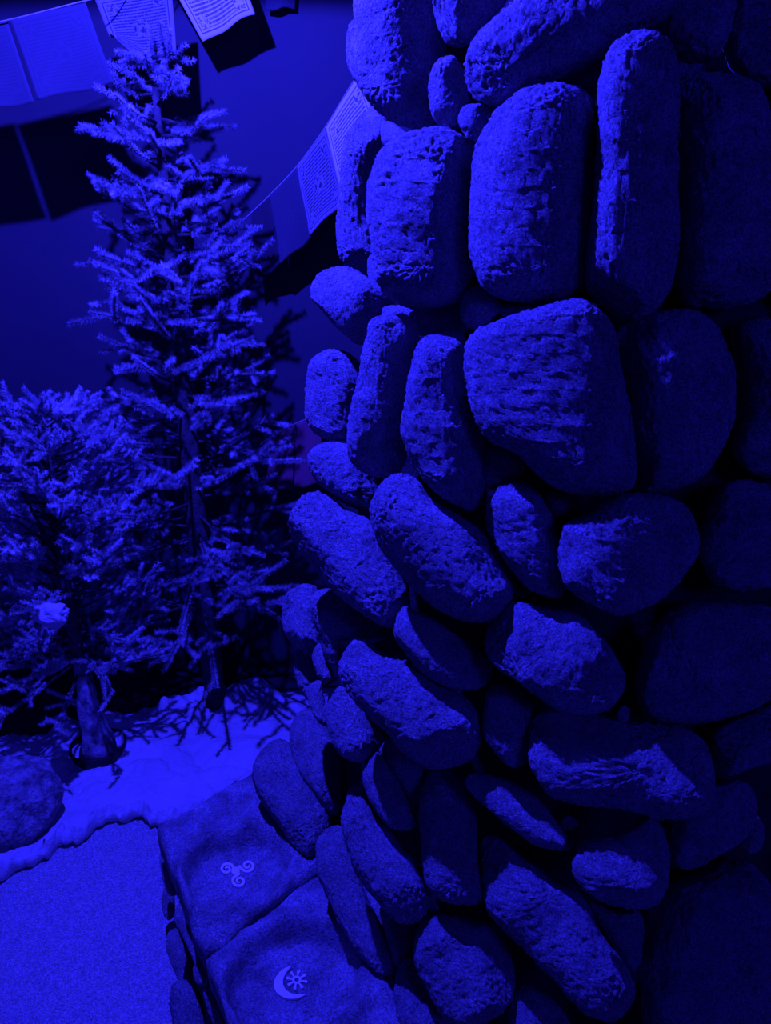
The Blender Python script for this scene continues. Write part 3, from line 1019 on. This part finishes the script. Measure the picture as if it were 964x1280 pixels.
def juniper():
    base = Vector((-.885, 1.92, 0))
    base.z = snow_z(base.x, base.y) - .01
    root = empty('juniper_tree', base)
    tag(root, 'shorter bushy tree with fine frosted foliage and a gnarled pale trunk, nearest the mottled rock', 'tree')
    rr = random.Random(5)
    bm = bmesh.new()
    tube(bm, [(0, 0, .0), (.004, 0, .04), (-.004, 0, .1), (-.012, .0, .17), (-.01, 0, .24), (-.02, 0, .34)], [.060, .046, .037, .033, .026, .022], 18)
    for v in bm.verts:
        v.co += Vector((v.co.x, v.co.y, 0)).normalized() * .010 * noise.fractal(v.co * 30, 1, 2, 3)
    link('trunk', from_bm('trunk', bm), M_wrap, root)
    bm = bmesh.new()
    tube(bm, [(-.02, 0, .32), (-.025, 0, .6), (-.02, 0, .9), (-.02, 0, 1.08)], [.021, .016, .010, .004], 10)
    tw = []
    for k in range(130):
        f = (k + .5) / 130
        z = .30 + .84 * f
        prof = np.interp(z, [.25, .4, .6, .8, 1.0, 1.1, 1.16], [.22, .27, .28, .26, .20, .13, .05])
        ang = k * 2.39996 + rr.uniform(-.4, .4)
        Lb = prof * rr.uniform(.7, 1.15)
        if z < .62 and k % 2 and math.cos(ang + 1.1) > .55: continue      # thin where the trunk shows
        up = rr.uniform(.1, .8) if z > .5 else rr.uniform(-.3, .35)
        o3 = np.array((-.02, 0, z * .92))
        d = np.array((math.cos(ang), math.sin(ang), up)); d /= np.linalg.norm(d)
        tip = o3 + d * Lb
        tube(bm, [tuple(o3), tuple((o3 + tip) / 2), tuple(tip)], [.005, .0035, .0015], 5)
        tw.append((o3 + (tip - o3) * .35, tip))
        side = np.cross(d, (0, 0, 1)); side /= np.linalg.norm(side)
        for q in range(10):
            t = rr.uniform(.3, 1.0)
            p = o3 + (tip - o3) * t
            dd = d * rr.uniform(.3, .9) + side * ((-1) ** q) * rr.uniform(.2, 1.0) + np.array((0, 0, rr.uniform(-.2, .9)))
            dd /= np.linalg.norm(dd)
            tw.append((p, p + dd * rr.uniform(.035, .075)))
    # taller plume on one side
    for k in range(26):
        p = np.array((-.15 + rr.uniform(-.05, .05), rr.uniform(-.05, .05), .88 + rr.uniform(0, .25)))
        dd = np.array((rr.uniform(-.5, .4), rr.uniform(-.4, .4), 1.0)); dd /= np.linalg.norm(dd)
        tw.append((p, p + dd * rr.uniform(.04, .09)))
    tube(bm, [(-.02, 0, .6), (-.09, 0, .8), (-.15, 0, 1.0), (-.155, 0, 1.12)], [.008, .006, .004, .002], 6)
    link('branches', from_bm('branches', bm), M_bark, root)
    Vn, Fn = needles(tw, 2900, .0110, .0009, 1.0)
    f = link('needles', mesh_from('needles', Vn, Fn), M_needle2, root, smooth=False)
    f['kind'] = 'stuff'
    # dark tray the trunk stands in
    bm = bmesh.new()
    for r0, r1, z0, z1 in ((.075, .085, -.015, .03), (.085, .080, .03, .034), (.080, .07, .034, .004)):
        pass
    prof = [(.072, -.02), (.084, .03), (.080, .033), (.070, .002), (.0, .002)]
    rings = []
    for r, z in prof:
        rings.append([bm.verts.new((max(r, 1e-4) * math.cos(2 * math.pi * k / 28), max(r, 1e-4) * math.sin(2 * math.pi * k / 28), z)) for k in range(28)])
    for r0, r1 in zip(rings, rings[1:]):
        for k in range(28):
            bm.faces.new((r0[k], r0[(k + 1) % 28], r1[(k + 1) % 28], r1[k]))
    bm.faces.new(rings[0][::-1])
    bmesh.ops.recalc_face_normals(bm, faces=bm.faces)
    t = link('tray', from_bm('tray', bm), M_tray, root)
    # clump of snow caught on a low branch
    c = at_y(65, 767, base.y - .24) - base
    bm = bmesh.new()
    bmesh.ops.create_icosphere(bm, subdivisions=4, radius=1)
    for v in bm.verts:
        n0 = noise.fractal(v.co * 1.7, 1, 2, 3)
        v.co = Vector((v.co.x * .044, v.co.y * .03, v.co.z * .030)) * (1 + .35 * n0)
        v.co.z -= max(0, v.co.x * .15)
    s = link('snow_clump', from_bm('snow_clump', bm), M_snow, None, base + c)
    tag(s, 'small bright clump of snow lying on a low branch of the bushy tree', 'snow')
    return root


juniper()

# ------------------------------------------------------------------ prayer flags
INK = (.06, .06, .07)
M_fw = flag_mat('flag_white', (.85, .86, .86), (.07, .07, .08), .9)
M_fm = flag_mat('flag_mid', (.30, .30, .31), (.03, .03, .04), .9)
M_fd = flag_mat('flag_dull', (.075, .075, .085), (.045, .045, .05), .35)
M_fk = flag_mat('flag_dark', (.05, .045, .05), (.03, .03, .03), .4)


M_fp = flag_mat('flag_plum', (.30, .10, .13), (.2, .08, .1), .2)


def flag(label, corners, Ys, mat, group, bulge=.008, curl=None, seed=0):
    """Cloth square hung from two points of its cord: TL, TR, BR, BL of its real place; a closed sheet 1.2 mm thick."""
    TL, TR, BR, BL = [at_y(p[0], p[1], y) for p, y in zip(corners, Ys)]
    n = 26
    org = (TL + TR) / 2
    nrm = (TR - TL).cross(BL - TL).normalized()
    if nrm.dot(EYE - org) < 0: nrm = -nrm
    rows = []
    for j in range(n + 1):
        v = j / n
        row = []
        for i in range(n + 1):
            u = i / n
            p = (TL * (1 - u) + TR * u) * (1 - v) + (BL * (1 - u) + BR * u) * v
            wv = bulge * v * math.sin(u * 5.0 + seed) + bulge * .6 * v * math.sin(v * 4 + u * 3 + seed * 2)
            p = p + nrm * wv + (BL - TL) * (.012 * math.sin(u * 9 + seed) * v)
            if curl:
                cu, cv, rad, hgt = curl
                q = max(0, 1 - math.hypot(u - cu, v - cv) / rad)
                p = p + nrm * hgt * q * q + (TL - BL) * (.35 * q * q) + (TR - TL) * (.10 * q * q)
            row.append(p - org)
        rows.append(row)
    V = [p for r in rows for p in r] + [p - nrm * .0012 for r in rows for p in r]
    m = (n + 1) ** 2
    Fc = []
    for j in range(n):
        for i in range(n):
            a = j * (n + 1) + i
            Fc.append((a, a + n + 1, a + n + 2, a + 1))
            Fc.append((a + m, a + 1 + m, a + n + 2 + m, a + n + 1 + m))
    loop = list(range(n)) + [n + k * (n + 1) for k in range(n)] + [m - 1 - k for k in range(n)] + [(n - k) * (n + 1) for k in range(n)]
    for k in range(len(loop)):
        a, b = loop[k], loop[(k + 1) % len(loop)]
        Fc.append((a, b, b + m, a + m))
    me = mesh_from('prayer_flag', V, Fc)
    uv = me.uv_layers.new(name='UVMap')
    for lp in me.loops:
        q = lp.vertex_index % m
        uv.data[lp.index].uv = ((q % (n + 1)) / n, 1 - (q // (n + 1)) / n)
    o = link('prayer_flag', me, mat, None, org)
    return tag(o, label, 'flag', group)


G1 = 'prayer flags on the cord over the fir tree'
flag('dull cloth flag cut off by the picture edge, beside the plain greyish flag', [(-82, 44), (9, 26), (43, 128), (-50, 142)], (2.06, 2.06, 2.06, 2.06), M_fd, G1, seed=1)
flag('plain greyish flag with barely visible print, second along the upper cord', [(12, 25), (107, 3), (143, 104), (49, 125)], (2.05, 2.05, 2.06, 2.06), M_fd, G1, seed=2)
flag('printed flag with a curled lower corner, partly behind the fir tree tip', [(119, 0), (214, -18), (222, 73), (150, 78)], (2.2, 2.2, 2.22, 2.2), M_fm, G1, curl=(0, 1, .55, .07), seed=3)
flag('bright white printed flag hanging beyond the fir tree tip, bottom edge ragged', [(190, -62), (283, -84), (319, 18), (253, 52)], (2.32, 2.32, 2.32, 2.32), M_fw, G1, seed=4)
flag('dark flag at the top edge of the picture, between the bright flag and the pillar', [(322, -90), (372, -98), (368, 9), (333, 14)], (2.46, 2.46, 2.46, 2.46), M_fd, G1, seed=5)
G2 = 'prayer flags on the cord running down from the pillar'
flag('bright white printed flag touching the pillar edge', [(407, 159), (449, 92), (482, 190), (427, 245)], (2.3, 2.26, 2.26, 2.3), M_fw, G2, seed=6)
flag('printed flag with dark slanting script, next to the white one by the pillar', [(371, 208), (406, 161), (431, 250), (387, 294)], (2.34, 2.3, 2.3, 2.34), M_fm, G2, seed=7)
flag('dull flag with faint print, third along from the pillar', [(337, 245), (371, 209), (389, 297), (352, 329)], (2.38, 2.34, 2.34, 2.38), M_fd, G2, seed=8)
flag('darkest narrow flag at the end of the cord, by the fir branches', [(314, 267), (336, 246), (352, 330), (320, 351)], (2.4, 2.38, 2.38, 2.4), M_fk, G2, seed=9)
G3 = 'dull flags low on the wall behind the pillar'
flag('dull purplish low flag hanging beside the fir branches, its cord side lifted', [(341, 545), (369, 530), (366, 611), (331, 611)], (2.42, 2.42, 2.42, 2.42), M_fp, G3, seed=10)
flag('dull low flag running behind the small shadow-oval boulder', [(370, 530), (402, 519), (402, 604), (367, 611)], (2.42, 2.42, 2.42, 2.42), M_fp, G3, seed=11)


def cord(label, pts):
    bm = bmesh.new()
    P = catmull([tuple(p) for p in pts], 40, closed=False)
    org = Vector(P[0])
    tube(bm, [tuple(Vector(p) - org) for p in P], [.0016] * len(P), 6)
    tag(link('cord', from_bm('cord', bm), M_string, None, org), label, 'cord', 'cords the flags hang from')


cord('thin cord the upper row of flags hangs from', [at_y(-160, 58, 2.08), at_y(-82, 43, 2.06), at_y(10, 25, 2.05), at_y(110, 0, 2.07), at_y(165, -12, 2.2), at_y(236, -74, 2.32), at_y(345, -95, 2.46), at_y(420, -104, 2.48)])
cord('thin cord slanting down from the pillar to the fir tree', [at_y(492, 40, 2.2), at_y(449, 91, 2.26), at_y(406, 160, 2.3), at_y(371, 208, 2.34), at_y(336, 245, 2.38), at_y(314, 266, 2.4), at_y(285, 292, 2.46)])
cord('thin cord of the low dull flags behind the pillar', [at_y(325, 556, 2.46), at_y(342, 544, 2.42), at_y(370, 529, 2.42), at_y(403, 518, 2.42), at_y(450, 508, 2.42)])
